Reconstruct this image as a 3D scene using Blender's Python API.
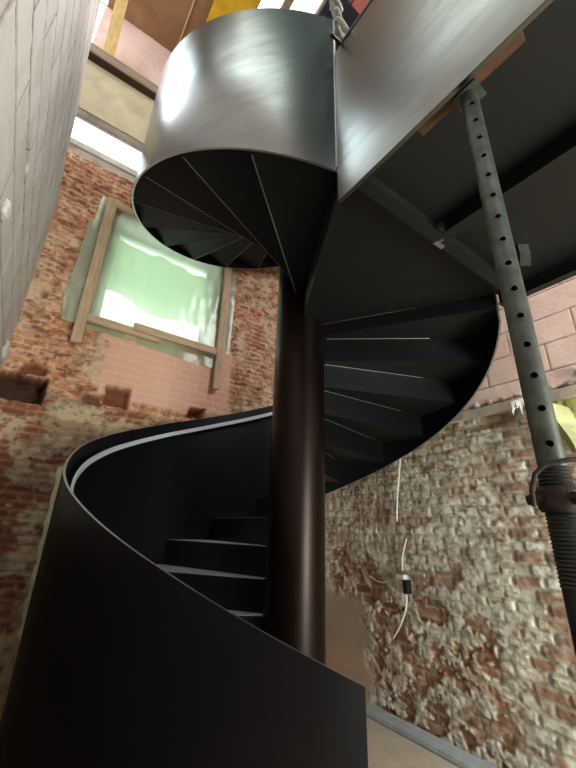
import bpy, bmesh, math, random
import numpy as np
from mathutils import Vector, Matrix
from math import sin, cos, pi, radians as R

for o in list(bpy.data.objects): bpy.data.objects.remove(o)
S = bpy.context.scene
COL = S.collection

# ------------------------------------------------------------------ camera
cam_d = bpy.data.cameras.new('camera'); cam = bpy.data.objects.new('camera', cam_d); COL.objects.link(cam)
cam_d.sensor_fit = 'VERTICAL'; cam_d.sensor_height = 36; cam_d.lens = 371.37/768*36; cam_d.clip_start = .02
cam.matrix_world = (Matrix.Translation((0, 0, 1.6)) @ Matrix.Rotation(-.60349, 4, 'Z')
                    @ Matrix.Rotation(pi/2+.37331, 4, 'X') @ Matrix.Rotation(.03324, 4, 'Z'))
S.camera = cam
# ------------------------------------------------------------------ world, exposure
W = bpy.data.worlds.new('world'); S.world = W; W.use_nodes = True
wn = W.node_tree.nodes; bg = wn['Background']
bg.inputs[0].default_value = (.92, .96, 1, 1); bg.inputs[1].default_value = 2.3
S.view_settings.view_transform = 'Standard'; S.view_settings.look = 'None'
S.view_settings.exposure = 0.3; S.view_settings.gamma = 1; S.view_settings.use_curve_mapping = False
S.cycles.use_denoising = True
S.cycles.max_bounces = 8; S.cycles.diffuse_bounces = 4; S.cycles.glossy_bounces = 5; S.cycles.transmission_bounces = 6
S.cycles.sample_clamp_indirect = 4

def area(name, loc, look, sx, sy, power, col):
    l = bpy.data.lights.new(name, 'AREA'); l.shape = 'RECTANGLE'; l.size = sx; l.size_y = sy
    l.energy = power; l.color = col
    o = bpy.data.objects.new(name, l); COL.objects.link(o); o.location = loc
    o.rotation_euler = (Vector(look)-Vector(loc)).to_track_quat('-Z', 'Y').to_euler()
    return o
# daylight, mostly standing in openings of the shell; right upper lamp is added fill
area('daylight_front_upper', (.35, -2.95, 6.2), (.35, 0, 5.2), 1.2, 2.6, 30, (.9, .96, 1))
area('daylight_front_door', (2.3, -2.95, 1.3), (2.5, 0, 1.3), 1.5, 2.1, 200, (.94, 1, .9))
area('daylight_skylight', (1.5, -.3, 8.55), (1.5, -.3, 0), .9, 3.4, 120, (1, .97, .9))
area('daylight_left_upper', (-1.38, .45, 7.35), (0, .45, 7.0), 1.8, 2.9, 46, (.92, 1, .94))
area('daylight_left_far', (-1.38, 3.4, 7.65), (0, 3.4, 7.2), 1.3, .8, 26, (.78, .9, 1))
area('fill_right_upper', (3.25, .4, 5.6), (-.4, 1.2, 4.6), 3.0, 2.2, 230, (.98, .98, 1))  # added fill to brighten the left wall; this wall has no window
area('daylight_gap_right', (3.0, .3, 7.9), (3.0, .6, 0), .5, 2.4, 80, (1, .93, .88))

# ------------------------------------------------------------------ helpers
def lin(c):
    c = np.asarray(c, float)/255
    return np.where(c <= .04045, c/12.92, ((c+.055)/1.055)**2.4)
def lt(*c): return tuple(lin(c))+(1,)

def mat(name, col, rough=.6, metal=0, bump=0, bscale=40, vary=0, vscale=6, aniso=0, stretch=(1, 1, 1), spec=.5, col2=None, trans=0, alpha=1):
    m = bpy.data.materials.new(name); m.use_nodes = True; nt = m.node_tree; N = nt.nodes; L = nt.links
    b = N['Principled BSDF']; b.inputs['Base Color'].default_value = lt(*col)
    b.inputs['Roughness'].default_value = rough; b.inputs['Metallic'].default_value = metal
    b.inputs['Specular IOR Level'].default_value = spec
    tc = N.new('ShaderNodeTexCoord'); mp = N.new('ShaderNodeMapping'); mp.inputs['Scale'].default_value = stretch
    L.new(tc.outputs['Object'], mp.inputs[0])
    if vary or col2:
        n = N.new('ShaderNodeTexNoise'); n.inputs['Scale'].default_value = vscale; n.inputs['Detail'].default_value = 6
        n.inputs['Roughness'].default_value = .65
        L.new(mp.outputs[0], n.inputs[0])
        cr = N.new('ShaderNodeMapRange'); cr.inputs[1].default_value = .32; cr.inputs[2].default_value = .68
        L.new(n.outputs[0], cr.inputs[0])
        mx = N.new('ShaderNodeMix'); mx.data_type = 'RGBA'
        c2 = col2 or tuple(max(0, min(255, c*(1-vary))) for c in col)
        mx.inputs[6].default_value = lt(*col); mx.inputs[7].default_value = lt(*c2)
        L.new(cr.outputs[0], mx.inputs[0]); L.new(mx.outputs[2], b.inputs['Base Color'])
        if metal:
            mr = N.new('ShaderNodeMapRange'); mr.inputs[3].default_value = rough*.8; mr.inputs[4].default_value = rough*1.25
            L.new(n.outputs[0], mr.inputs[0]); L.new(mr.outputs[0], b.inputs['Roughness'])
    if bump:
        n2 = N.new('ShaderNodeTexNoise'); n2.inputs['Scale'].default_value = bscale; n2.inputs['Detail'].default_value = 5
        L.new(mp.outputs[0], n2.inputs[0])
        bp = N.new('ShaderNodeBump'); bp.inputs['Strength'].default_value = bump; bp.inputs['Distance'].default_value = .01
        L.new(n2.outputs[0], bp.inputs['Height']); L.new(bp.outputs[0], b.inputs['Normal'])
    if aniso:
        b.inputs['Anisotropic'].default_value = aniso
        tg = N.new('ShaderNodeTangent'); tg.direction_type = 'RADIAL'; tg.axis = 'Z'
        L.new(tg.outputs[0], b.inputs['Tangent'])
    return m
def vcol_mat(name, rough=.9, bump=.35, bscale=70):
    m = mat(name, (128, 128, 128), rough, 0, bump, bscale, spec=.25)
    N = m.node_tree.nodes; a = N.new('ShaderNodeVertexColor'); a.layer_name = 'albedo'
    m.node_tree.links.new(a.outputs[0], N['Principled BSDF'].inputs['Base Color'])
    return m

M = {}
M['brushed'] = mat('brushed_steel', (124, 130, 125), .24, 1, .02, 10, .1, 2.5, .6, (1, 1, 3), col2=(108, 109, 105))
M['mill'] = mat('mill_scale_steel', (30, 28, 32), .38, .6, .03, 30, .2, 5)
M['plate'] = mat('underlit_plate_steel', (30, 31, 32), .46, .35, .03, 30, .12, 5)  # less metallic copy of mill steel, standing in for light from below
M['column'] = mat('dark_column_steel', (38, 27, 23), .33, .8, .02, 20, .2, 3, 0, (1, 1, .3))
M['edge'] = mat('bare_steel_edge', (176, 180, 188), .4, 1)
M['weld'] = mat('ground_weld_seam', (128, 130, 134), .45, .8)
M['treadtop'] = mat('lit_tread_top', (196, 202, 212), .45, .3, .03, 30, .15, 6)  # tops made paler to stand in for light falling from above
M['rail'] = mat('pale_handrail_steel', (200, 205, 214), .5, .3)
M['galv'] = mat('galvanised_prop_steel', (88, 91, 85), .5, .5, .05, 60, .3, 18)
M['darkgalv'] = mat('dark_threaded_steel', (62, 62, 60), .5, .6, .05, 60, .3, 18)
M['rust'] = mat('oily_rusty_cast_iron', (60, 42, 34), .6, .3, .3, 60, .4, 30, col2=(32, 28, 26))
M['black'] = mat('black_hole', (8, 8, 8), .9)
M['timber'] = mat('planed_timber', (186, 148, 110), .75, 0, .2, 60, .16, 5, 0, (1, 1, 1))
M['timberv'] = mat('timber_batten_wood', (212, 180, 146), .75, 0, .15, 40, .2, 6, 0, (6, 6, .6))
M['timberh'] = mat('timber_board_wood', (216, 184, 150), .75, 0, .15, 40, .2, 6, 0, (.6, 6, 6))
M['orange_wood'] = mat('orange_brown_board', (92, 60, 38), .75, 0, .2, 60, .3, 12)
M['beam'] = mat('weathered_beam_wood', (150, 128, 104), .8, 0, .2, 40, .25, 5, 0, (.5, 5, 5))
M['post'] = mat('yellow_post_wood', (214, 178, 112), .8, 0, .15, 40, .15, 5, 0, (5, 5, .5))
M['cream'] = mat('cream_board', (196, 182, 148), .85, 0, .2, 30, .14, 4)
M['grey_lintel'] = mat('grey_concrete_lintel', (150, 138, 122), .9, 0, .5, 30, .2, 6)
M['slot_glow_strip'] = mat('slot_glow_strip', (214, 204, 186), .9, 0, .4, 30, .15, 6)  # pale colour stands in for the soft glow below the slot
M['soffit'] = mat('shaded_soffit', (84, 60, 44), .85, 0, .2, 30, .2, 6)  # shade under the beam put into a dark brown colour
M['ply'] = mat('brown_plywood', (150, 108, 72), .8, 0, .1, 30, .18, 2.2)
M['yellow'] = mat('yellow_formwork', (222, 172, 24), .6, 0, .05, 30, .2, 3)
M['dark'] = mat('dark_tarpaulin', (22, 26, 40), .7)
M['pinkboard'] = mat('pink_brick_strip', (190, 110, 100), .85, 0, .2, 30, .15, 8)
M['concrete'] = mat('sandy_screed_floor', (208, 192, 166), .9, 0, .5, 25, .3, 3, col2=(186, 176, 160))
M['membrane'] = mat('pale_blue_grey_membrane', (178, 186, 192), .6, 0, .2, 40, .12, 8)
M['mortar'] = mat('lime_mortar', (186, 176, 160), .95, 0, .9, 40, .3, 14)
M['mortar2'] = mat('brown_mortar', (130, 104, 80), .95, 0, .9, 40, .3, 14)
M['white'] = mat('white_plastic', (222, 222, 216), .45)
M['paper'] = mat('white_torn_paper', (230, 228, 220), .8, 0, .3, 30)
M['blue'] = mat('pale_blue_plastic', (168, 196, 206), .4, 0, .3, 30)
M['lime'] = mat('lime_yellow_plastic', (206, 206, 150), .5, 0, .2, 20, .15, 10)
M['blk'] = mat('black_rubber', (20, 20, 20), .5)
M['rope'] = mat('grey_white_rope', (168, 170, 160), .9, 0, .8, 90, .3, 40)
M['shell'] = mat('raw_plaster', (84, 76, 68), .95, 0, .4, 12, .25, 2)
M['frame'] = mat('white_window_frame', (210, 214, 206), .5)
M['wall'] = vcol_mat('weathered_brickwork')
M['block'] = vcol_mat('painted_blockwork', .8, .15, 60)

def film(name, col, t, a):
    m = bpy.data.materials.new(name); m.use_nodes = True; nt = m.node_tree; N = nt.nodes; L = nt.links
    for n in list(N):
        if n.type != 'OUTPUT_MATERIAL': N.remove(n)
    out = [n for n in N if n.type == 'OUTPUT_MATERIAL'][0]
    d = N.new('ShaderNodeBsdfDiffuse'); tr = N.new('ShaderNodeBsdfTranslucent'); tp = N.new('ShaderNodeBsdfTransparent'); g = N.new('ShaderNodeBsdfGlossy')
    for n in (d, tr): n.inputs[0].default_value = lt(*col)
    tp.inputs[0].default_value = lt(*[min(255, c+18) for c in col]); g.inputs['Roughness'].default_value = .25
    m1 = N.new('ShaderNodeMixShader'); m1.inputs[0].default_value = t
    L.new(d.outputs[0], m1.inputs[1]); L.new(tr.outputs[0], m1.inputs[2])
    m2 = N.new('ShaderNodeMixShader'); m2.inputs[0].default_value = a
    L.new(m1.outputs[0], m2.inputs[1]); L.new(tp.outputs[0], m2.inputs[2])
    m3 = N.new('ShaderNodeMixShader'); m3.inputs[0].default_value = .06
    L.new(m2.outputs[0], m3.inputs[1]); L.new(g.outputs[0], m3.inputs[2])
    L.new(m3.outputs[0], out.inputs[0])
    return m
M['film'] = film('green_tinted_film', (214, 232, 208), .6, .35)
M['film2'] = film('dense_green_film', (190, 210, 182), .6, .22)
M['filmw'] = mat('pale_green_film_strip', (226, 234, 192), .5, 0, .2, 30, .12, 12)

# ---- mesh builder: collects shapes and links them as ONE mesh object
class MB:
    def __init__(s): s.v = []; s.f = []; s.m = []
    def add(s, vs, fs, mi=0):
        n = len(s.v); s.v += [tuple(v) for v in vs]; s.f += [[i+n for i in f] for f in fs]; s.m += [mi]*len(fs); return s
    def box(s, x0, x1, y0, y1, z0, z1, mi=0):
        return s.add([(x, y, z) for z in (z0, z1) for y in (y0, y1) for x in (x0, x1)],
                     [(0, 2, 3, 1), (4, 5, 7, 6), (0, 1, 5, 4), (1, 3, 7, 5), (3, 2, 6, 7), (2, 0, 4, 6)], mi)
    def prism(s, poly, z0, z1, mi=0):
        n = len(poly)
        return s.add([(x, y, z0) for x, y in poly]+[(x, y, z1) for x, y in poly],
                     [list(range(n))[::-1], list(range(n, 2*n))]+[(i, (i+1) % n, n+(i+1) % n, n+i) for i in range(n)], mi)
    def hexa(s, q0, q1, mi=0):      # two quads, front and back
        return s.add(list(q0)+list(q1), [(0, 1, 2, 3), (7, 6, 5, 4)]+[((i+1) % 4, i, 4+i, 4+(i+1) % 4) for i in range(4)], mi)
    def tube(s, pts, r, n=8, mi=0, close=False):
        pts = [Vector(p) for p in pts]; rs = r if isinstance(r, (list, tuple)) else [r]*len(pts)
        vs = []; fs = []; up = Vector((0, 0, 1))
        t0 = (pts[1]-pts[0]).normalized()
        u = t0.cross(up if abs(t0.z) < .9 else Vector((1, 0, 0))).normalized()
        for i, p in enumerate(pts):
            t = (pts[min(i+1, len(pts)-1)]-pts[max(i-1, 0)]).normalized()
            u = (u-t*u.dot(t)).normalized(); w = t.cross(u)
            for k in range(n):
                a = 2*pi*k/n; vs.append(p+(u*cos(a)+w*sin(a))*rs[i])
        for i in range(len(pts)-1):
            for k in range(n): fs.append((i*n+k, i*n+(k+1) % n, (i+1)*n+(k+1) % n, (i+1)*n+k))
        fs.append(tuple(range(n))[::-1]); fs.append(tuple((len(pts)-1)*n+k for k in range(n)))
        return s.add(vs, fs, mi)
    def build(s, name, mats, parent=None, smooth=False, bevel=0):
        me = bpy.data.meshes.new(name); me.from_pydata(s.v, [], s.f)
        if not isinstance(mats, (list, tuple)): mats = [mats]
        for m in mats: me.materials.append(m)
        me.polygons.foreach_set('material_index', s.m)
        bm = bmesh.new(); bm.from_mesh(me); bmesh.ops.recalc_face_normals(bm, faces=bm.faces)
        if bevel:
            bmesh.ops.bevel(bm, geom=[e for e in bm.edges if e.calc_face_angle(0) > .6], offset=bevel, segments=2, affect='EDGES')
        if smooth:
            for f in bm.faces: f.smooth = True
            for e in bm.edges:
                if e.calc_face_angle(0) > .6: e.smooth = False
        bm.to_mesh(me); bm.free()
        o = bpy.data.objects.new(name, me); COL.objects.link(o)
        if parent: o.parent = parent; o.matrix_parent_inverse = Matrix.Translation(-Vector(parent.location))
        return o
def tag(o, label, cat, group=None):
    o['label'] = label; o['category'] = cat
    if group: o['group'] = group
    return o
def thing(name, label, cat, loc=(0, 0, 0), group=None):
    o = bpy.data.objects.new(name, None); o.location = loc; o.empty_display_size = .1; COL.objects.link(o)
    return tag(o, label, cat, group)
def struct(o, label=None):
    o['kind'] = 'structure'
    if label: o['label'] = label
    return o

# ---- numpy noise
def vn(x, y, seed=0):
    xi = np.floor(x).astype(np.int64); yi = np.floor(y).astype(np.int64); xf = x-xi; yf = y-yi
    def h(a, b):
        n = (a*374761393+b*668265263+seed*1442695041) & 0xffffffff
        n = ((n ^ (n >> 13))*1274126177) & 0xffffffff; n = n ^ (n >> 16)
        n = (n*2246822519) & 0xffffffff; n = n ^ (n >> 15)
        return (n & 0xffff)/65535.
    u = xf*xf*(3-2*xf); v = yf*yf*(3-2*yf)
    return (h(xi, yi)*(1-u)+h(xi+1, yi)*u)*(1-v)+(h(xi, yi+1)*(1-u)+h(xi+1, yi+1)*u)*v
def fbm(x, y, sc, oc=4, seed=0, g=.5):
    s = 0; a = 1; t = 0
    for i in range(oc):
        s = s+a*vn(x*sc+17.3*i, y*sc+9.1*i, seed+i); t += a; a *= g; sc *= 2.03
    return s/t
def ss(a, b, x):
    t = np.clip((x-a)/(b-a), 0, 1); return t*t*(3-2*t)
def mixc(a, b, t): return a*(1-t[..., None])+b*t[..., None]
def bricks(u, v, bw, bh, joint, seed, warp=.012, jit=.05):
    uu = u+warp*(fbm(u, v, 2.5, 3, seed)-.5)*2; vv = v+warp*(fbm(u, v, 1.7, 3, seed+7)-.5)*2+.004*(fbm(u, v, 14, 2, seed+5)-.5)
    row = np.floor(vv/bh); off = (row % 2)*.5*bw+(vn(row, row*0+3, seed)-.5)*jit
    q = (uu+off)/bw; c = np.floor(q)
    lu = (q-c)*bw; lv = vv-row*bh
    d = np.minimum(np.minimum(lu, bw-lu), np.minimum(lv, bh-lv))-joint/2+.004*(fbm(u, v, 30, 2, seed+3)-.5)
    r1 = vn(c*7.13, row*3.7, seed+11); r2 = vn(c*5.1+50, row*2.9+9, seed+12)
    return d, r1, r2
def relief(name, us, vs, place, height, col, keep=None, m=None):
    U, V = np.meshgrid(us, vs); nu, nv = len(us), len(vs)
    h = height; P = place(U, V, h).reshape(-1, 3)
    idx = np.arange(nu*nv).reshape(nv, nu)
    F = np.stack([idx[:-1, :-1], idx[:-1, 1:], idx[1:, 1:], idx[1:, :-1]], -1).reshape(-1, 4)
    if keep is not None:
        kc = keep((U[:-1, :-1]+U[1:, 1:])/2, (V[:-1, :-1]+V[1:, 1:])/2).reshape(-1); F = F[kc]
    me = bpy.data.meshes.new(name); me.vertices.add(len(P)); me.vertices.foreach_set('co', P.astype(np.float32).ravel())
    me.loops.add(F.size); me.loops.foreach_set('vertex_index', F.astype(np.int32).ravel())
    me.polygons.add(len(F)); me.polygons.foreach_set('loop_start', np.arange(0, F.size, 4, dtype=np.int32))
    me.polygons.foreach_set('loop_total', np.full(len(F), 4, dtype=np.int32)) if False else None
    me.update(calc_edges=True)
    a = me.color_attributes.new('albedo', 'FLOAT_COLOR', 'POINT')
    C = np.concatenate([lin(np.clip(col, 0, 255)).reshape(-1, 3), np.ones((nu*nv, 1))], 1)
    a.data.foreach_set('color', C.astype(np.float32).ravel())
    me.polygons.foreach_set('use_smooth', np.ones(len(F), dtype=bool))
    me.materials.append(m or M['wall'])
    o = bpy.data.objects.new(name, me); COL.objects.link(o); return o
A = lambda *c: np.array(c, float)

# ------------------------------------------------------------------ right wall (x = 3.38), seen against the camera side
us = np.concatenate([np.arange(-3, .5, .08), np.arange(.5, 4.02, .0105)]); vs = np.concatenate([np.arange(0, 3.9, .0105), np.arange(3.9, 8.45, .06)])
U, V = np.meshgrid(us, vs)
d, r1, r2 = bricks(U, V, .235, .088, .022, 3, .02)
inb = ss(-.004, .008, d)
n1 = fbm(U, V, 1.6, 5, 21); n2 = fbm(U, V, 7, 4, 31); n3 = fbm(U, V, 22, 3, 41)
brickc = mixc(mixc(A(140, 90, 66)+0*U[..., None], A(182, 142, 120), r1), A(116, 84, 68), ss(.6, 1, r2))
lime = mixc(A(238, 234, 220)+0*U[..., None], A(216, 211, 196), ss(.35, .65, n2))
lime = mixc(lime, A(190, 158, 132), ss(.52, .75, fbm(U, V, 4, 4, 55))*.5)
lime = mixc(lime, A(150, 138, 116), ss(.52, .68, fbm(U, V*2, 16, 4, 57, .65))*.7)
lime = mixc(lime, A(124, 84, 64), ss(.66, .74, fbm(U, V*1.6, 9, 4, 58, .6))*.6)
quoin = ss(1.72, 1.55, U+.25*(n2-.5)+.12*((np.floor(V/.088) % 2)-.5))*ss(2.62, 2.4, V)
low = ss(1.25, .75, V+.5*(n1-.5)-.25*(U-2.4))*ss(1.7, 2.0, U)
patch = ss(.59, .63, fbm(U, V*1.25, 9, 5, 61, .56)+.09*low-.01)
mid = ss(.62, .70, fbm(U*.6, V, 4, 4, 71))*ss(2.3, 1.6, V)*.8+ss(.25, .0, np.abs(V-1.15-.1*np.sin(U*4)))*ss(2.9, 3.2, U)*ss(.45, .6, n2)
expo = np.clip(patch*low*1.2+mid*.7+.12*ss(.5, .8, n1), 0, 1)
expo = np.maximum(expo, quoin*ss(.2, .5, r1)*inb*ss(.35, .5, n2+.08)*.85)
expo = expo*ss(3.9, 3.75, V*0+U)
smooth = ss(3.15, 3.35, U+.3*(n2-.5))*ss(1.05, .85, V+.2*(n1-.5))
expo = expo*(1-smooth*.95)
col = mixc(lime, brickc, expo*(.55+.45*inb))
col = mixc(col, A(120, 112, 100), ss(.3, .8, 1-inb)*(.12+.2*quoin)*(1-smooth))
col = mixc(col, mixc(A(176, 164, 146)+0*U[..., None], A(196, 166, 146), ss(.55, .25, V)), smooth)
hgt = (.006+.008*quoin)*inb+.035*(fbm(U, V, 4, 5, 91, .55)-.5)+.02*(fbm(U, V*1.3, 15, 4, 95, .6)-.5)-.016*expo*(1-quoin)
hgt = hgt*(1-.85*smooth)
# large pink blocks above the ledge
up = V > 2.72
db, q1, q2 = bricks(U, V-.01, .5, .238, .008, 9, .002, .2)
pink = mixc(A(238, 208, 196)+0*U[..., None], A(224, 190, 176), q1*.6+.4*ss(.4, .6, n2))
pink = mixc(pink, A(222, 190, 170), ss(.55, .7, n1)*.5)
pj = ss(-.002, .003, db)
pink = mixc(A(140, 112, 100)+0*U[..., None], pink, pj)
col = np.where(up[..., None], pink, col); hgt = np.where(up, .07+.004*pj+.003*n3, hgt)
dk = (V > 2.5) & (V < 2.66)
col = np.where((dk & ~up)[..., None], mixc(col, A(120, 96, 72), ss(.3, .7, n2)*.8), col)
yl = ss(1.32, 1.18, U+.1*(n2-.5))*ss(2.2, 2.35, V)*(~up)
col = mixc(col, A(190, 186, 112), yl*.8)
struct(relief('wall_right', us, vs, lambda u, v, h: np.stack([3.38-h, u, v], -1), hgt, col), 'lime smeared old brick wall under the landing, pink blocks above')

# ------------------------------------------------------------------ back wall (y = 4)
us = np.concatenate([np.arange(-1.5, -.62, .04), np.arange(-.62, 2.5, .0115), np.arange(2.5, 3.5, .04)])
vs = np.concatenate([np.arange(0, 1, .04), np.arange(1, 5.85, .0115), np.arange(5.85, 8.45, .03)])
U, V = np.meshgrid(us, vs)
d, r1, r2 = bricks(U, V, .205, .067, .017, 5, .022)
inb = ss(-.004, .008, d)
n1 = fbm(U, V, 1.5, 5, 121); n2 = fbm(U, V, 7, 4, 131); n3 = fbm(U, V, 24, 3, 141)
brickc = mixc(mixc(A(196, 122, 88)+0*U[..., None], A(212, 156, 122), r1), A(156, 98, 74), ss(.6, 1, r2))
mort = mixc(A(214, 188, 158)+0*U[..., None], A(176, 144, 112), ss(.4, .6, n2))
smear = ss(.45, .62, fbm(U, V, 3.2, 4, 151)+.12*ss(2.9, 2.4, V)-.04+.1*ss(1.6, 1.9, U))
col = mixc(mort, brickc, inb*(1-smear*.85))
fine = fbm(U, V*1.8, 18, 4, 157, .65)
col = mixc(col, A(120, 72, 52), ss(.58, .68, fine)*.7); col = mixc(col, A(222, 196, 166), ss(.44, .34, fine)*.6)
lowz = ss(2.78, 2.6, V+.12*(n1-.5))
plast = mixc(A(196, 172, 142)+0*U[..., None], A(164, 138, 112), ss(.4, .62, n2))
redp = ss(.50, .58, fbm(U, V*1.2, 6, 5, 161, .6)-.02)*(.45+.55*inb)
col = np.where((lowz > .5)[..., None], mixc(mixc(plast, A(120, 92, 72), ss(.56, .66, fine)*.6), mixc(A(150, 84, 60)+0*U[..., None], A(112, 60, 46), r1), redp*.9), col)
hgt = .018*inb*(1-.6*smear)+.05*(fbm(U, V, 6, 5, 171, .6)-.5)+.05*(fbm(U, V*1.5, 16, 4, 175, .6)-.5)
hgt = np.where(lowz > .5, .012*inb+.035*(fbm(U, V, 6, 4, 171)-.5)+.02*(n3-.5)-.02*redp+.012, hgt)
# smoother rebuilt brick below the window
reb = ss(.34, .42, U+.08*(r1-.5)+.06*((np.floor(V/.083) % 2)-.5))*ss(1.9, 1.8, U)*ss(2.76, 2.84, V+.1*(n2-.5))*ss(3.75, 3.65, V)
d2, s1, s2 = bricks(U, V, .225, .083, .01, 8, .003)
j2 = ss(-.002, .004, d2)
rc = mixc(A(226, 190, 166)+0*U[..., None], mixc(A(220, 160, 134)+0*U[..., None], A(228, 174, 150), s1), j2*.7)
col = mixc(col, rc, reb); hgt = hgt*(1-reb)+(.03+.004*j2+.006*n3)*reb
col = mixc(col, A(214, 196, 170), ss(.06, .02, np.abs(U-.36+.05*(n2-.5)))*ss(2.9, 3.0, V)*ss(3.5, 3.4, V)*.7)
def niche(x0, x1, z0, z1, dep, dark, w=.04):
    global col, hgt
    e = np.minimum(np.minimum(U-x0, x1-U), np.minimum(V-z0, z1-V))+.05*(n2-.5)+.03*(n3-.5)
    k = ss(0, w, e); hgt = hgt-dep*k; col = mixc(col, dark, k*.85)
niche(-.42, .0, 2.60, 2.86, .26, A(58, 38, 30))  # dark brown painted in, on top of the shade of its depth
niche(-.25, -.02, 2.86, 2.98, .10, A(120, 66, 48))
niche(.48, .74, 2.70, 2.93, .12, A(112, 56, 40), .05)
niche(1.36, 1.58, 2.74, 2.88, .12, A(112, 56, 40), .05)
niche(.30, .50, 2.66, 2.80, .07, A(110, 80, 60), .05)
upz = V > 5.6
col = np.where(upz[..., None], mixc(A(188, 176, 160)+0*U[..., None], A(166, 150, 132), ss(.4, .6, n2)), col)
hgt = np.where(upz, .0+.01*n3, hgt)
pk = V > 7.2
col = np.where(pk[..., None], mixc(A(226, 196, 184)+0*U[..., None], A(206, 170, 156), ss(.35, .65, n1)), col)
WX0, WX1, WZ0, WZ1 = .24, 1.54, 3.62, 5.02
def keep(u, v):
    return ~(((u > WX0) & (u < WX1) & (v > WZ0) & (v < WZ1)) | ((u < 1.6) & (u > -1.4) & (v > 5.80) & (v < 6.17))
             | ((u > -.76) & (u < -.57) & (v > 7.3) & (v < 8.38)))
struct(relief('wall_back', us, vs, lambda u, v, h: np.stack([u, 4-h, v], -1), hgt, col, keep), 'old red brick wall with rebuilt patch under the window')

# ------------------------------------------------------------------ left wall (x = -.378), white painted blocks with a sloping top
us = np.arange(-3, 4.0, .014); vs = np.arange(0, 6.2, .014)
us = np.concatenate([np.arange(-3, .6, .06), np.arange(.6, 4.01, .013)]); vs = np.concatenate([np.arange(0, 2.4, .06), np.arange(2.4, 6.0, .013)])
U, V = np.meshgrid(us, vs)
d, r1, r2 = bricks(U, V-.085, .75, .219, .011, 15, .004, .3)
j = ss(-.001, .004, d+.003*(fbm(U, V, 12, 3, 205)-.5)); n2 = fbm(U, V, 6, 4, 211)
gap = ss(.45, .75, fbm(U, V, 3, 3, 215))
col = mixc(A(214, 210, 208)+0*U[..., None], A(196, 188, 184), ss(.35, .65, n2)*.6+.4*r1)
col = mixc(A(96, 86, 80)+0*U[..., None], col, np.clip(j+.35*(1-gap), 0, 1))
hgt = .006*j+.006*fbm(U, V, 3, 4, 221)+.003*fbm(U, V, 40, 2, 231)
col = mixc(A(74, 60, 50)+0*U[..., None], col, ss(1.5, 1.7, V))  # unseen lower wall made dark so the lower balustrade mirrors dark
e = np.minimum(np.minimum(U-1.86, 2.08-U), np.minimum(V-3.385, 3.455-V))+.02*(n2-.5)
k = ss(0, .012, e); hgt = hgt-.06*k; col = mixc(col, A(70, 64, 50), k)
py = [-3, .6, 1.5, 2.25, 2.56, 3.07, 3.30, 3.92, 4.1]; pz = [5.75, 5.75, 5.62, 5.44, 5.28, 5.16, 4.92, 4.79, 4.75]
TOP = np.interp(U, py, pz)
V2 = np.minimum(V, TOP)
wl = relief('wall_left', us, vs, lambda u, v, h: np.stack([-.378+h, u, np.minimum(v, np.interp(u, py, pz))], -1), hgt, col,
            lambda u, v: v < np.interp(u, py, pz)+.013, M['block'])
struct(wl, 'white painted block wall with a sloping top edge')
b = MB(); n = len(py)
vv = [(x, y, z) for x in (-.39, -.62) for y, z in [(-3, 0), (4.0, 0)]+[(min(yy, 4.0), zz) for yy, zz in list(zip(py, pz))[::-1]]]
n = len(vv)//2
b.add(vv, [list(range(n)), list(range(n, 2*n))[::-1]]+[((i+1) % n, i, n+i, n+(i+1) % n) for i in range(n)])
o = b.build('core', mat('block_core', (206, 198, 190), .9, 0, .2, 20, .1, 4), wl)

# ------------------------------------------------------------------ floor, ceiling and the rest of the shell
fl = MB().box(-1.6, 3.6, -3.1, 4.2, -.12, 0); struct(fl.build('floor', M['concrete']), 'sandy screed floor')
b = MB()
for x0, x1, y0, y1 in [(-1.6, 1.17, 1.0, 3.2), (-.56, 1.17, 3.2, 4.2), (1.17, 3.6, 2.85, 4.2), (2.19, 3.6, -3.1, 2.85), (1.88, 2.13, -3.1, 2.85), (2.13, 2.19, 1.95, 2.85)]: b.box(x0, x1, y0, y1, 8.4, 8.5)
ce = struct(b.build('ceiling', M['ply']), 'brown plywood ceiling sheets')
b = MB()
for x0, x1, y0, y1 in [(-1.6, 1.17, -1.9, 1.0), (-1.6, 1.88, -3.1, -1.9)]: b.box(x0, x1, y0, y1, 8.4, 8.5)
b.build('drum_tint_sheet', mat('grey_green_ceiling_sheet', (78, 96, 92), .8, 0, .1, 30, .15, 3), ce)  # unseen ceiling part, coloured teal for its reflection in the drum
MB().box(.405, .425, .5, 4.0, 8.385, 8.4).build('cover_strip', M['post'], ce)
MB().box(1.44, 1.54, -1.9, 2.85, 8.40, 8.47).build('rafter', M['beam'], ce)
struct(MB().box(1.88, 2.12, -2, 1.95, 8.34, 8.4).box(1.89, 2.9, 1.96, 2.84, 8.34, 8.4).build('trim_5', M['dark']), 'dark sheet beside the skylight')
struct(MB().box(2.2, 2.40, -2, 1.95, 8.34, 8.4).build('trim_6', M['pinkboard']), 'reddish strip beside the skylight')
b = MB()                                                             # front wall, behind the camera, with its openings
for x0, x1, z0, z1 in [(-1.6, 1.5, 0, 4.6), (1.5, 3.1, 2.4, 4.6), (3.1, 3.6, 0, 4.6), (-1.6, -.3, 4.6, 8.4), (1.0, 3.6, 4.6, 8.4), (-.3, 1.0, 7.6, 8.4)]: b.box(x0, x1, -3.1, -3.0, z0, z1)
struct(b.build('wall_front', M['shell']))
b = MB()
for y0, y1, z0, z1 in [(-3.1, 4.2, 0, 6.4), (-3.1, -1.0, 6.4, 8.3), (1.9, 3.0, 6.4, 8.3), (3.0, 4.2, 6.4, 7.0), (3.8, 4.2, 7.0, 8.3), (-3.1, 4.2, 8.3, 8.4)]: b.box(-1.5, -1.4, y0, y1, z0, z1)
struct(b.build('wall_outer_left', M['shell']))
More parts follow.
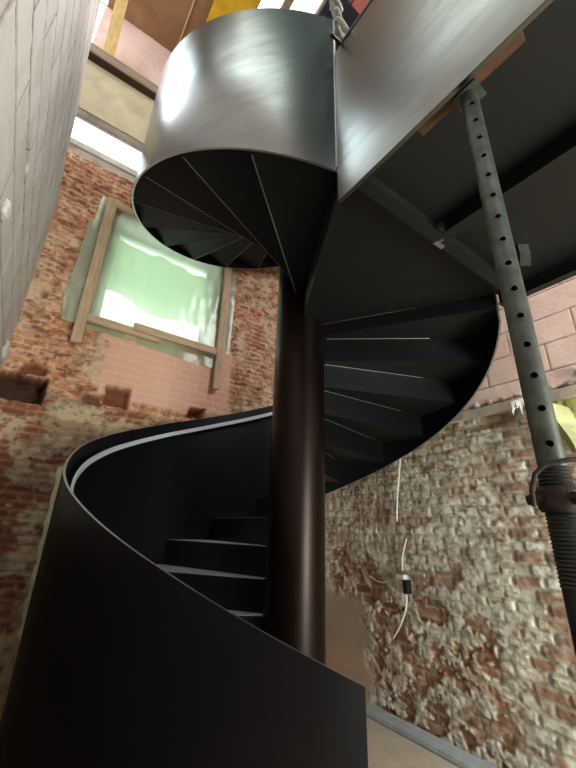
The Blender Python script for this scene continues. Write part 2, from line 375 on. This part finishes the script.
# painted glow strip, grey ledge, cream board and slot on the back wall
struct(MB().box(-1.4, 3.3, 3.975, 4.02, 5.70, 5.80).build('trim_1', M['slot_glow_strip'], bevel=.01), 'pale strip painted as the glow under the bright slot')
struct(MB().box(-1.4, 3.3, 3.965, 4.02, 6.16, 6.28).build('trim_2', M['grey_lintel'], bevel=.01), 'grey ledge over the bright slot')
struct(MB().box(-1.4, 3.3, 3.96, 3.999, 6.28, 7.15).build('trim_3', M['cream']), 'cream board between ledge and beam')
tbm = MB().box(-1.35, 1.9, 3.85, 3.995, 7.15, 7.31).build('timber_beam', M['beam'], bevel=.004)
MB().box(-1.35, 1.9, 3.856, 3.99, 7.138, 7.15).build('beam_underside_shade', M['soffit'], tbm)  # added dark strip painting the beam's underside as shaded
tag(tbm, 'weathered timber beam across the top of the back wall', 'beam')
tag(MB().hexa([(-.425, 3.86, 7.31), (-.29, 3.86, 7.31), (-.33, 3.50, 8.4), (-.47, 3.50, 8.4)], [(-.425, 3.95, 7.31), (-.29, 3.95, 7.31), (-.33, 3.6, 8.4), (-.47, 3.6, 8.4)]).build('timber_post', M['post']), 'yellowish timber post standing on the high beam', 'post')
tag(MB().box(.64, 1.14, 1.2, 3.3, 8.33, 8.385).build('formwork_panel', M['yellow']), 'yellow formwork panel under the ceiling above the curved steel drum', 'panel')

# ------------------------------------------------------------------ window, film and battens on the back wall
win = MB()
t = .07
win.box(WX0-.02, WX1+.02, 4.0, 4.34, WZ0-t, WZ0).box(WX0-.02, WX1+.02, 4.0, 4.34, WZ1, WZ1+t)
win.box(WX0-t, WX0, 4.0, 4.34, WZ0-t, WZ1+t).box(WX1, WX1+t, 4.0, 4.34, WZ0-t, WZ1+t)
w1 = struct(win.build('window_1', M['mortar']), 'window opening behind green film')
f = MB()
for a_ in [(WX0, WX0+.06, WZ0, WZ1), (WX1-.06, WX1, WZ0, WZ1), (WX0, WX1, WZ0, WZ0+.06), (WX0, WX1, WZ1-.06, WZ1)]: f.box(a_[0], a_[1], 4.24, 4.30, a_[2], a_[3])
f.build('window_frame', M['frame'], w1)

def sheet(name, pts, y, m, seed, amp, label, cat, nu=70, nv=80, fold=None, parent=None):
    # pts: left edge bottom->top and right edge bottom->top polylines plus bottom sag
    L0, R0 = pts
    us_ = np.linspace(0, 1, nu); vs_ = np.linspace(0, 1, nv); Us, Vs = np.meshgrid(us_, vs_)
    lx = np.interp(vs_, [p[0] for p in L0], [p[1] for p in L0]); lz = np.interp(vs_, [p[0] for p in L0], [p[2] for p in L0])
    rx = np.interp(vs_, [p[0] for p in R0], [p[1] for p in R0]); rz = np.interp(vs_, [p[0] for p in R0], [p[2] for p in R0])
    X = lx[:, None]*(1-Us)+rx[:, None]*Us; Z = lz[:, None]*(1-Us)+rz[:, None]*Us
    Z = Z+.03*(fbm(Us, Us*0, 6, 3, seed)-.5)*(1-Vs)**6+fold(Us, Vs) if fold else Z+.05*(fbm(Us, Us*0, 6, 3, seed)-.5)*(1-Vs)**6
    Y = y+amp*(fbm(X, Z*.6+X*.5, 5, 4, seed+3)-.5)+amp*.5*(fbm(X*2, Z*.5, 9, 3, seed+5)-.5)
    P = np.stack([X, Y, Z], -1).reshape(-1, 3); idx = np.arange(nu*nv).reshape(nv, nu)
    F = np.stack([idx[:-1, :-1], idx[:-1, 1:], idx[1:, 1:], idx[1:, :-1]], -1).reshape(-1, 4)
    me = bpy.data.meshes.new(name); me.from_pydata(P.tolist(), [], F.tolist()); me.materials.append(m)
    for p in me.polygons: p.use_smooth = True
    o = bpy.data.objects.new(name, me); COL.objects.link(o)
    if parent: o.parent = parent
    return tag(o, label, cat) if label else o
sheet('plastic_sheet', ([(0, -.04, 3.49), (.15, -.075, 3.72), (.5, -.05, 4.3), (.8, -.05, 4.76), (.82, .0, 4.80), (1, .01, 5.17)],
      [(0, 1.58, 3.385), (.1, 1.80, 3.5), (.5, 1.81, 4.3), (1, 1.78, 5.12)]), 3.955, M['film'], 301, .035,
      'pale green see-through plastic sheet covering the window in the back wall', 'plastic sheet')
sheet('inner_plastic_sheet', ([(0, .22, 4.03), (1, .2, 4.80)], [(0, 1.56, 3.93), (1, 1.56, 4.74)]), 4.12, M['film2'], 311, .04,
      'inner greenish plastic sheet hanging in the window opening with a wavy lower edge', 'plastic sheet', fold=lambda u, v: .05*np.sin(u*9+.5)*(1-v)**2+.022*(np.sin(u*13+1)+.6*np.sin(u*31))*v**3)
def batten(name, q, y0, y1, m, label, group='battens holding the green film'):
    o = MB().hexa([(x, y0, z) for x, z in q], [(x, y1, z) for x, z in q]).build(name, M[m], bevel=.003)
    return tag(o, label, 'batten', group)
batten('timber_batten', [(.08, 3.247), (.174, 3.26), (.178, 5.15), (.072, 5.13)], 3.888, 3.93, 'timberv', 'upright timber batten at the left side of the filmed window')
batten('timber_batten', [(1.608, 3.124), (1.69, 3.135), (1.69, 5.15), (1.60, 5.13)], 3.888, 3.93, 'timberv', 'upright timber batten at the right side of the filmed window')
batten('timber_batten', [(.176, 3.515), (.92, 3.510), (.92, 3.600), (.176, 3.606)], 3.905, 3.935, 'timberh', 'lower timber batten piece under the film, left one of the overlapping pair')
batten('timber_batten', [(.62, 3.565), (1.60, 3.560), (1.60, 3.651), (.62, 3.655)], 3.882, 3.904, 'timberh', 'lower timber batten piece under the film, right one of the overlapping pair')
batten('timber_batten', [(.178, 5.045), (1.60, 5.02), (1.60, 5.10), (.178, 5.125)], 3.9, 3.935, 'timberh', 'top timber batten over the filmed window, partly behind the spiral stair')

# ------------------------------------------------------------------ spiral staircase
D = 2.9; CX, CY = 1.7214, 2.3338; RO = 1.5433; RC = .211; TH = .012
def Z(h): return max(0.0, h*D+1.6)
def pol(b, r, z): a = R(b); return (CX+r*sin(a), CY+r*cos(a), z)
stair = thing('spiral_staircase', 'large dark steel spiral staircase with curved sheet balustrades around a round column', 'staircase', (CX, CY, 0))
def helix(name, m, b0, b1, bot, top, r0=RO-TH, r1=RO, rimw=None, step=2.0):
    n = max(2, int((b1-b0)/step)); vs_ = []; fs = []; ms = []
    k = 10
    for i in range(n+1):
        b_ = b0+(b1-b0)*i/n; z0 = bot(b_); z1 = top(b_)
        for j_ in range(k): vs_.append(pol(b_, r1, z0+(z1-z0)*j_/(k-1)))
        for j_ in range(k): vs_.append(pol(b_, r0, z1+(z0-z1)*j_/(k-1)))
    q = 2*k
    for i in range(n):
        for j_ in range(q):
            fs.append((i*q+j_, i*q+(j_+1) % q, (i+1)*q+(j_+1) % q, (i+1)*q+j_)); ms.append(1 if j_ in (k-1, q-1) else (0 if j_ < k-1 else 2))
    fs.append(tuple(range(q))); fs.append(tuple(n*q+j_ for j_ in range(q))[::-1]); ms += [1, 1]
    mb = MB(); mb.v = vs_; mb.f = fs; mb.m = ms
    return mb.build(name, m, stair, smooth=True)
bot1 = lambda b: Z(.135+(.00367 if b > 409 else .0042)*(b-409)); top1 = lambda b: Z(-.149+.00367*(b-208.3)-.0)
top1 = lambda b: 1.6+D*float(np.interp(b, [208.3, 234, 254, 274, 291, 307.6, 337, 360, 383, 507], [-.149, -.049, .025, .097, .168, .231, .338, .416, .490, .490+.00367*124]))
bot2 = lambda b: Z(.588+.00367*(b-210)); top2 = lambda b: bot2(b)+.462*D
helix('lower_balustrade', [M['mill'], M['edge'], M['mill']], 208.3, 507, bot1, top1)
helix('upper_balustrade', [M['brushed'], M['edge'], M['mill']], 209.9, 507, bot2, top2)
ex, ey, _ = pol(210.1, RO+.003, 0); MB().box(ex-.005, ex+.005, ey-.004, ey+.004, bot2(210)+.02, top2(210)-.01).build('end_trim', M['edge'], stair)
# handrail ribbon inside the lower balustrade
helix('handrail', [M['rail']]*3, 212, 505, lambda b: top1(b)-.04*D-.022, lambda b: top1(b)-.04*D+.018, r0=1.472, r1=1.486)
# column
b = MB(); n = 72
for z_ in (0, 1.8, 3.6, 5.4, 7.6):
    pass
b.tube([(CX, CY, z_) for z_ in (0, 2.4, 4.8, 7.4)], RC, 72)
b.build('column', M['column'], stair, smooth=True)
b = MB().tube([(CX, CY, 0), (CX, CY, .015)], RC+.08, 48); b.build('base_plate', M['mill'], stair)
def wedge(mb, b0, b1, r0, r1, z0, z1, mi=0):
    k = 5; poly = [pol(b0+(b1-b0)*i/k, r0, 0)[:2] for i in range(k+1)]+[pol(b1+(b0-b1)*i/k, r1, 0)[:2] for i in range(k+1)]
    mb.prism(poly, z0, z1, mi)
def strip(mb, b_, r0, r1, zc, s=.004, mi=1):
    mb.tube([pol(b_, r0, zc), pol(b_, r1, zc)], s, 5, mi)
ST = 18.2; RI = .0732
def make_step(b0, b1, lvl, nxt, uplit=False, top=False):
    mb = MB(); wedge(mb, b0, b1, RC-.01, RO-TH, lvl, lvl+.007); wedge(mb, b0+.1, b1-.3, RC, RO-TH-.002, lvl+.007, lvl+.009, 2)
    wb = .7 if not uplit else 0
    if not uplit: strip(mb, b0+.5, RC+.02, RC+.02+(RO-RC)*random.uniform(.35, .85), lvl-.003, .003)
    if uplit: strip(mb, b1, RC+.02, RO-TH-.02, lvl-.001, .0045)
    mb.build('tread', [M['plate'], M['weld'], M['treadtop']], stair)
    if nxt is not None:
        rb = MB(); dth = .25; wedge(rb, b1-dth, b1+dth, RC-.01, RO-TH, lvl, nxt); rb.build('riser', M['mill'], stair)
random.seed(5)
LV1 = []
for k in range(15):
    b1_ = 507-ST*k; lvl = 1.6+D*(.54-RI*k)
    nxt = 1.6+D*(.54-RI*(k-1)) if k else 3.272
    make_step(b1_-ST, b1_, lvl, nxt)
rb = MB(); wedge(rb, 507-ST*15-.25, 507-ST*15+.25, RC-.01, RO-TH, 0, 1.6+D*(.54-RI*14)); rb.build('riser', M['mill'], stair)
rb = MB(); wedge(rb, 208.8, 209.2, RC-.01, RO-TH, 3.306, 1.6+D*.65); rb.build('riser', M['mill'], stair)
for k in range(16):
    b0_ = 209+ST*k; lvl = 1.6+D*(.65+.067*k)
    make_step(b0_, b0_+ST, lvl, lvl+.067*D if k < 15 else None, uplit=True)

# ------------------------------------------------------------------ landing
la = thing('landing', 'steel landing with pale brushed metal upstand beside the spiral stair', 'landing', (.957, .95, 3.1))
FX = .957
poly = [(FX, .985), (FX, -2.9), (2.59, -2.9), (2.59, 1.02)]
poly += [pol(147, RO-TH, 0)[:2], pol(147, RC, 0)[:2], pol(168, RC, 0)[:2], pol(188, RC, 0)[:2], pol(209, RC, 0)[:2], pol(209, RO-.03, 0)[:2]]
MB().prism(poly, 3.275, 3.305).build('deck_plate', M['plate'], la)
MB().box(FX-.012, FX, -2.9, .99, 3.305, 4.28).build('balustrade_panel', M['brushed'], la)
MB().box(FX-.018, FX+.002, -2.9, .99, 3.083, 3.303).build('fascia_plate', M['brushed'], la, bevel=.002)
MB().box(FX-.016, FX+.012, .3, .93, 4.275, 4.30).box(FX-.016, FX+.012, -2.9, .3, 4.275, 4.30).box(FX-.10, FX-.016, .925, .94, 4.262, 4.285).build('top_rail', M['blk'], la)
def joist(x0, x1, y0, y1, z0=3.166, z1=3.275):
    b = MB()
    if x1-x0 > y1-y0:
        c = (y0+y1)/2; b.box(x0, x1, c-.004, c+.004, z0+.006, z1).box(x0, x1, y0, y1, z0, z0+.007)
    else:
        c = (x0+x1)/2; b.box(c-.004, c+.004, y0, y1, z0+.006, z1).box(x0, x1, y0, y1, z0, z0+.007)
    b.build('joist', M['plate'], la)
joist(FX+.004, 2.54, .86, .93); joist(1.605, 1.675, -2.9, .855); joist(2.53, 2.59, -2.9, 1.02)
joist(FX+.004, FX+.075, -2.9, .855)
b = MB().box(1.625, 1.70, .905, .932, 3.160, 3.166).box(1.635, 1.648, .88, .93, 3.159, 3.166); b.build('weld_tab', M['edge'], la)
MB().hexa([(2.155, .693, 3.2), (2.207, .654, 3.2), (2.322, .704, 3.2), (2.269, .745, 3.2)], [(2.155, .693, 3.275), (2.207, .654, 3.275), (2.322, .704, 3.275), (2.269, .745, 3.275)]).build('bracket', M['galv'], la)

# ------------------------------------------------------------------ steel prop with plank
PX, PY = 1.016, .366
prop = thing('steel_prop', 'grey adjustable steel prop with a row of holes carrying the landing edge', 'prop', (PX, PY, 0))
def ring_tube(ro, ri, z0, z1, n=72):
    vs_ = []; fs = []
    for z_, r in ((z0, ro), (z1, ro), (z1, ri), (z0, ri)):
        for k in range(n): vs_.append((PX+r*cos(2*pi*k/n), PY+r*sin(2*pi*k/n), z_))
    for a_ in range(4):
        for k in range(n): fs.append((a_*n+k, a_*n+(k+1) % n, ((a_+1) % 4)*n+(k+1) % n, ((a_+1) % 4)*n+k))
    return vs_, fs
vs_, fs = ring_tube(.0295, .026, 1.5, 3.095)
it = MB().add(vs_, fs).build('inner_tube', [M['galv'], M['black']], prop)
cut = MB(); ang = math.atan2(-PY, -PX)+.18
dirv = Vector((cos(ang), sin(ang), 0))
zh = 1.806
while zh < 3.07:
    cpt = Vector((PX, PY, zh)); cut.tube([cpt-dirv*.05, cpt+dirv*.05], .0085, 16); zh += .0868
cutter = cut.build('cutter', M['black'])
md = it.modifiers.new('holes', 'BOOLEAN'); md.object = cutter; md.operation = 'DIFFERENCE'; md.solver = 'EXACT'
bpy.context.view_layer.update()
dg = bpy.context.evaluated_depsgraph_get(); ne = bpy.data.meshes.new_from_object(it.evaluated_get(dg))
it.modifiers.clear(); it.data = ne; bpy.data.objects.remove(cutter)
vs_, fs = ring_tube(.033, .028, 0.01, 1.50); MB().add(vs_, fs).build('outer_tube', M['darkgalv'], prop, smooth=True)
b = MB()
for i in range(30):
    z_ = 1.50+i*.0085; b.tube([(PX, PY, z_), (PX, PY, z_+.004), (PX, PY, z_+.0085)], [.0325, .0358, .0325], 32)
b.build('thread', M['darkgalv'], prop)
b = MB().tube([(PX, PY, 1.655), (PX, PY, 1.665), (PX, PY, 1.70), (PX, PY, 1.71)], [.040, .046, .046, .040], 24)
for a_ in (2.4, 4.2, .6): b.tube([(PX+.04*cos(a_), PY+.04*sin(a_), 1.683), (PX+.068*cos(a_), PY+.068*sin(a_), 1.680)], [.016, .011], 10)
b.build('adjusting_nut', M['rust'], prop)
def camdir(w): return Vector((PX, PY, 0)).normalized()*w
fw = Vector((PX, PY, 0)).normalized(); rt = Vector((fw.y, -fw.x, 0)); c0 = Vector((PX, PY, 0))
pts = [c0-fw*.05-rt*.05+Vector((0, 0, 1.665)), c0-fw*.055-rt*.048+Vector((0, 0, 1.70)), c0-fw*.06-rt*.035+Vector((0, 0, 1.735)), c0-fw*.06-rt*.01+Vector((0, 0, 1.755)), c0-fw*.055+rt*.03+Vector((0, 0, 1.762)), c0-fw*.03+rt*.07+Vector((0, 0, 1.765))]
b = MB().tube(pts, .0055, 10); b.build('locking_pin', M['rust'], prop, smooth=True)
MB().box(PX-.04, PX+.04, PY-.045, PY+.045, 3.095, 3.103).build('head_plate', M['galv'], prop)
MB().box(PX-.07, PX+.07, PY-.07, PY+.07, 0, .01).build('foot_plate', M['galv'], prop)
tag(MB().box(.962, 1.012, .165, .56, 3.106, 3.164).build('wooden_plank', M['orange_wood'], bevel=.003), 'orange brown board clamped between steel prop and landing', 'board')

# rope at the end of the drum
pts = []
for i in range(60):
    t_ = i/59; pts.append((.915+.05*sin(t_*20)+.02*t_, .955+.03*cos(t_*17)-.05*t_, 4.72-.42*t_+.02*sin(t_*31)))
tag(MB().tube(pts, .016, 8).build('rope', M['rope'], smooth=True), 'grey white knotted rope tied where drum and landing rail meet', 'rope')

# film strip on the outside of the lower balustrade
b = MB(); n = 30; vs_ = []
for i in range(n+1):
    z_ = top1(276)-.02-(.80)*i/n; w_ = .013*(1-.5*i/n)+.004*sin(i*1.3)+.003*sin(i*3.1)
    b0 = pol(281, RO+.004, z_); b1 = pol(275-1.2*sin(i*.7), RO+.012+w_, z_); b2 = pol(271, RO+.004, z_)
    vs_ += [b0, b1, b2]
b.add(vs_, [(i*3+j, i*3+j+1, i*3+4+j, i*3+3+j) for i in range(n) for j in range(2)])
tag(b.build('protective_film', M['filmw'], smooth=True), 'crumpled pale green film strip on the left outer edge of the lower balustrade', 'plastic film')

# ------------------------------------------------------------------ ledge, rubble and small things on the right wall
def blob(name, c, s, m, seed, label, cat, group=None, sub=3, amp=.35):
    bm = bmesh.new(); bmesh.ops.create_icosphere(bm, subdivisions=sub, radius=1)
    for v in bm.verts:
        k = 1+amp*(float(fbm(np.array(v.co.x*1.3+v.co.z*.7+9), np.array(v.co.y*1.3-v.co.z*.6+9), 1.6, 3, seed))-.5)*2
        v.co = Vector((v.co.x*s[0], v.co.y*s[1], v.co.z*s[2]))*k+Vector(c)
    me = bpy.data.meshes.new(name); bm.to_mesh(me); bm.free(); me.materials.append(m)
    o = bpy.data.objects.new(name, me); COL.objects.link(o); return tag(o, label, cat, group)
b = MB(); n = 90; vs_ = []
for i in range(n+1):
    y_ = .2+3.4*i/n; e1 = .03*(float(vn(np.array(y_*6), np.array(1.), 5))-.5); e2 = .03*(float(vn(np.array(y_*9), np.array(4.), 6))-.5)
    vs_ += [(3.385, y_, 2.63), (3.295+e1*.5, y_, 2.625+e2*.5), (3.29+e1*.5, y_, 2.70+e2*.3), (3.385, y_, 2.715)]
b.add(vs_, [(i*4+j, i*4+(j+1) % 4, i*4+4+(j+1) % 4, i*4+4+j) for i in range(n) for j in range(4)])
struct(b.build('trim_4', mat('pale_ledge', (206, 190, 172), .9, 0, .4, 30, .2, 9)), 'pale mortar ledge running along the right wall')
random.seed(11)
i = 0
side = ['flat pale lump', 'thin slab-like lump', 'broad grey lump', 'small rounded lump', 'long pale sliver', 'jagged lump', 'low brownish lump', 'white lump']
for y_ in np.arange(.95, 1.95, .125):
    blob('rubble_chunk', (3.32, y_, 2.725+random.uniform(0, .012)), (random.uniform(.02, .03), random.uniform(.04, .056), random.uniform(.022, .04)), random.choice([M['mortar'], M['mortar'], M['mortar2'], M['membrane']]), 40+i,
         'mortar rubble lump on the wall ledge, the %s counted from the right photo edge' % ['first', 'second', 'third', 'fourth', 'fifth', 'sixth', 'seventh', 'eighth', 'ninth'][i], 'rubble', 'mortar rubble on the wall ledge', 2, .5)
    i += 1
blob('plastic_bag', (3.27, .84, 2.775), (.035, .06, .045), M['blue'], 77, 'pale blue plastic lump on the ledge at the right edge of the photo', 'plastic')
b = MB()
for k in range(6):
    a_ = k*.25; b.add([(3.2, 1.235+.016*k, 2.66), (3.19, 1.265+.016*k, 2.65), (3.18-.01*k, 1.24+.018*k+.02*sin(k*2.), 2.66-.09-.03*(k % 3)), (3.2, 1.247+.016*k, 2.6)], [(0, 1, 2), (0, 2, 3), (1, 3, 2), (0, 3, 1)])
tag(b.build('torn_paper', M['paper']), 'white torn tuft hanging from the ledge beside the steel prop', 'scrap')
# yellow sheet behind the prop
b = MB(); n = 24
vs_ = []
for i in range(n+1):
    t_ = i/n
    vs_ += [(3.30-.03*sin(t_*6), 1.16-.10*t_+.02*sin(t_*5), 2.62-.42*t_), (3.24-.05*sin(t_*5+1), 1.11-.12*t_, 2.60-.42*t_), (3.30-.02*sin(t_*7), 1.03-.09*t_+.015*sin(t_*9), 2.56-.38*t_), (3.33, 1.0-.09*t_, 2.54-.36*t_)]
b.add(vs_, [(i*4+j, i*4+j+1, i*4+5+j, i*4+4+j) for i in range(n) for j in range(3)])
o = b.build('yellow_sheet', M['lime'], smooth=True); sm = o.modifiers.new('thickness', 'SOLIDIFY'); sm.thickness = .006
tag(o, 'yellow green plastic sheet hanging on the wall behind the prop', 'plastic sheet')
# cables
def cable(name, pts, r, m, label, cat='cable'):
    P = [Vector(p) for p in pts]; out = []
    for i in range(len(P)-1):
        p0 = P[max(i-1, 0)]; p1 = P[i]; p2 = P[i+1]; p3 = P[min(i+2, len(P)-1)]
        for k in range(8):
            t_ = k/8; out.append(.5*((2*p1)+(p2-p0)*t_+(2*p0-5*p1+4*p2-p3)*t_*t_+(3*p1-p0-3*p2+p3)*t_**3))
    out.append(P[-1]); return tag(MB().tube(out, r, 8).build(name, m, smooth=True), label, cat)
X_ = 3.33
cable('cable', [(X_+.02, 2.64, 2.50), (X_, 2.64, 2.3), (X_, 2.70, 2.0), (X_, 2.735, 1.72)], .009, M['white'], 'white cable hanging down the right wall from behind the stair')
cable('cable', [(X_, 2.63, 1.55), (X_-.02, 2.68, 1.38), (X_-.01, 2.70, 1.24)], .008, M['white'], 'short white cable running up from the junction box')
cable('cable', [(X_-.03, 2.655, 1.055), (X_-.04, 2.67, .93), (X_-.04, 2.75, .78), (X_-.02, 2.86, .655)], .009, M['white'], 'white cable dangling with a cut end below the junction box')
cable('cable', [(X_-.01, 3.15, 1.16), (X_-.02, 2.98, 1.12), (X_-.01, 2.82, 1.16), (X_, 2.77, 1.18)], .006, M['white'], 'thin white cable running left from the junction box')
cable('conduit', [(X_, 2.78, 1.24), (X_-.005, 2.6, 1.24), (X_-.005, 2.45, 1.235)], .018, M['mortar'], 'short grey conduit stub crossing above the junction box', 'pipe')
jb = thing('junction_box', 'small white and black junction box on the right wall', 'junction box', (3.33, 2.69, 1.1))
MB().box(3.28, 3.345, 2.66, 2.76, 1.08, 1.22).build('box', M['white'], jb, bevel=.006)
MB().box(3.26, 3.335, 2.615, 2.665, 1.06, 1.18).build('switch', M['blk'], jb, bevel=.004)
struct(MB().box(3.15, 3.34, 1.2, 3.7, 0, .035).build('trim_7', M['membrane'], bevel=.01), 'pale grey strip on the floor along the right wall')
# white scraps on the left wall
blob('foam_scrap', (-.36, 3.72, 2.92), (.03, .14, .09), M['white'], 91, 'white foam lump on the white wall beside the dark niche', 'foam')
blob('foam_scrap', (-.365, 1.93, 2.99), (.02, .06, .05), M['white'], 93, 'small white foam lump high on the white wall at the left photo edge', 'foam')
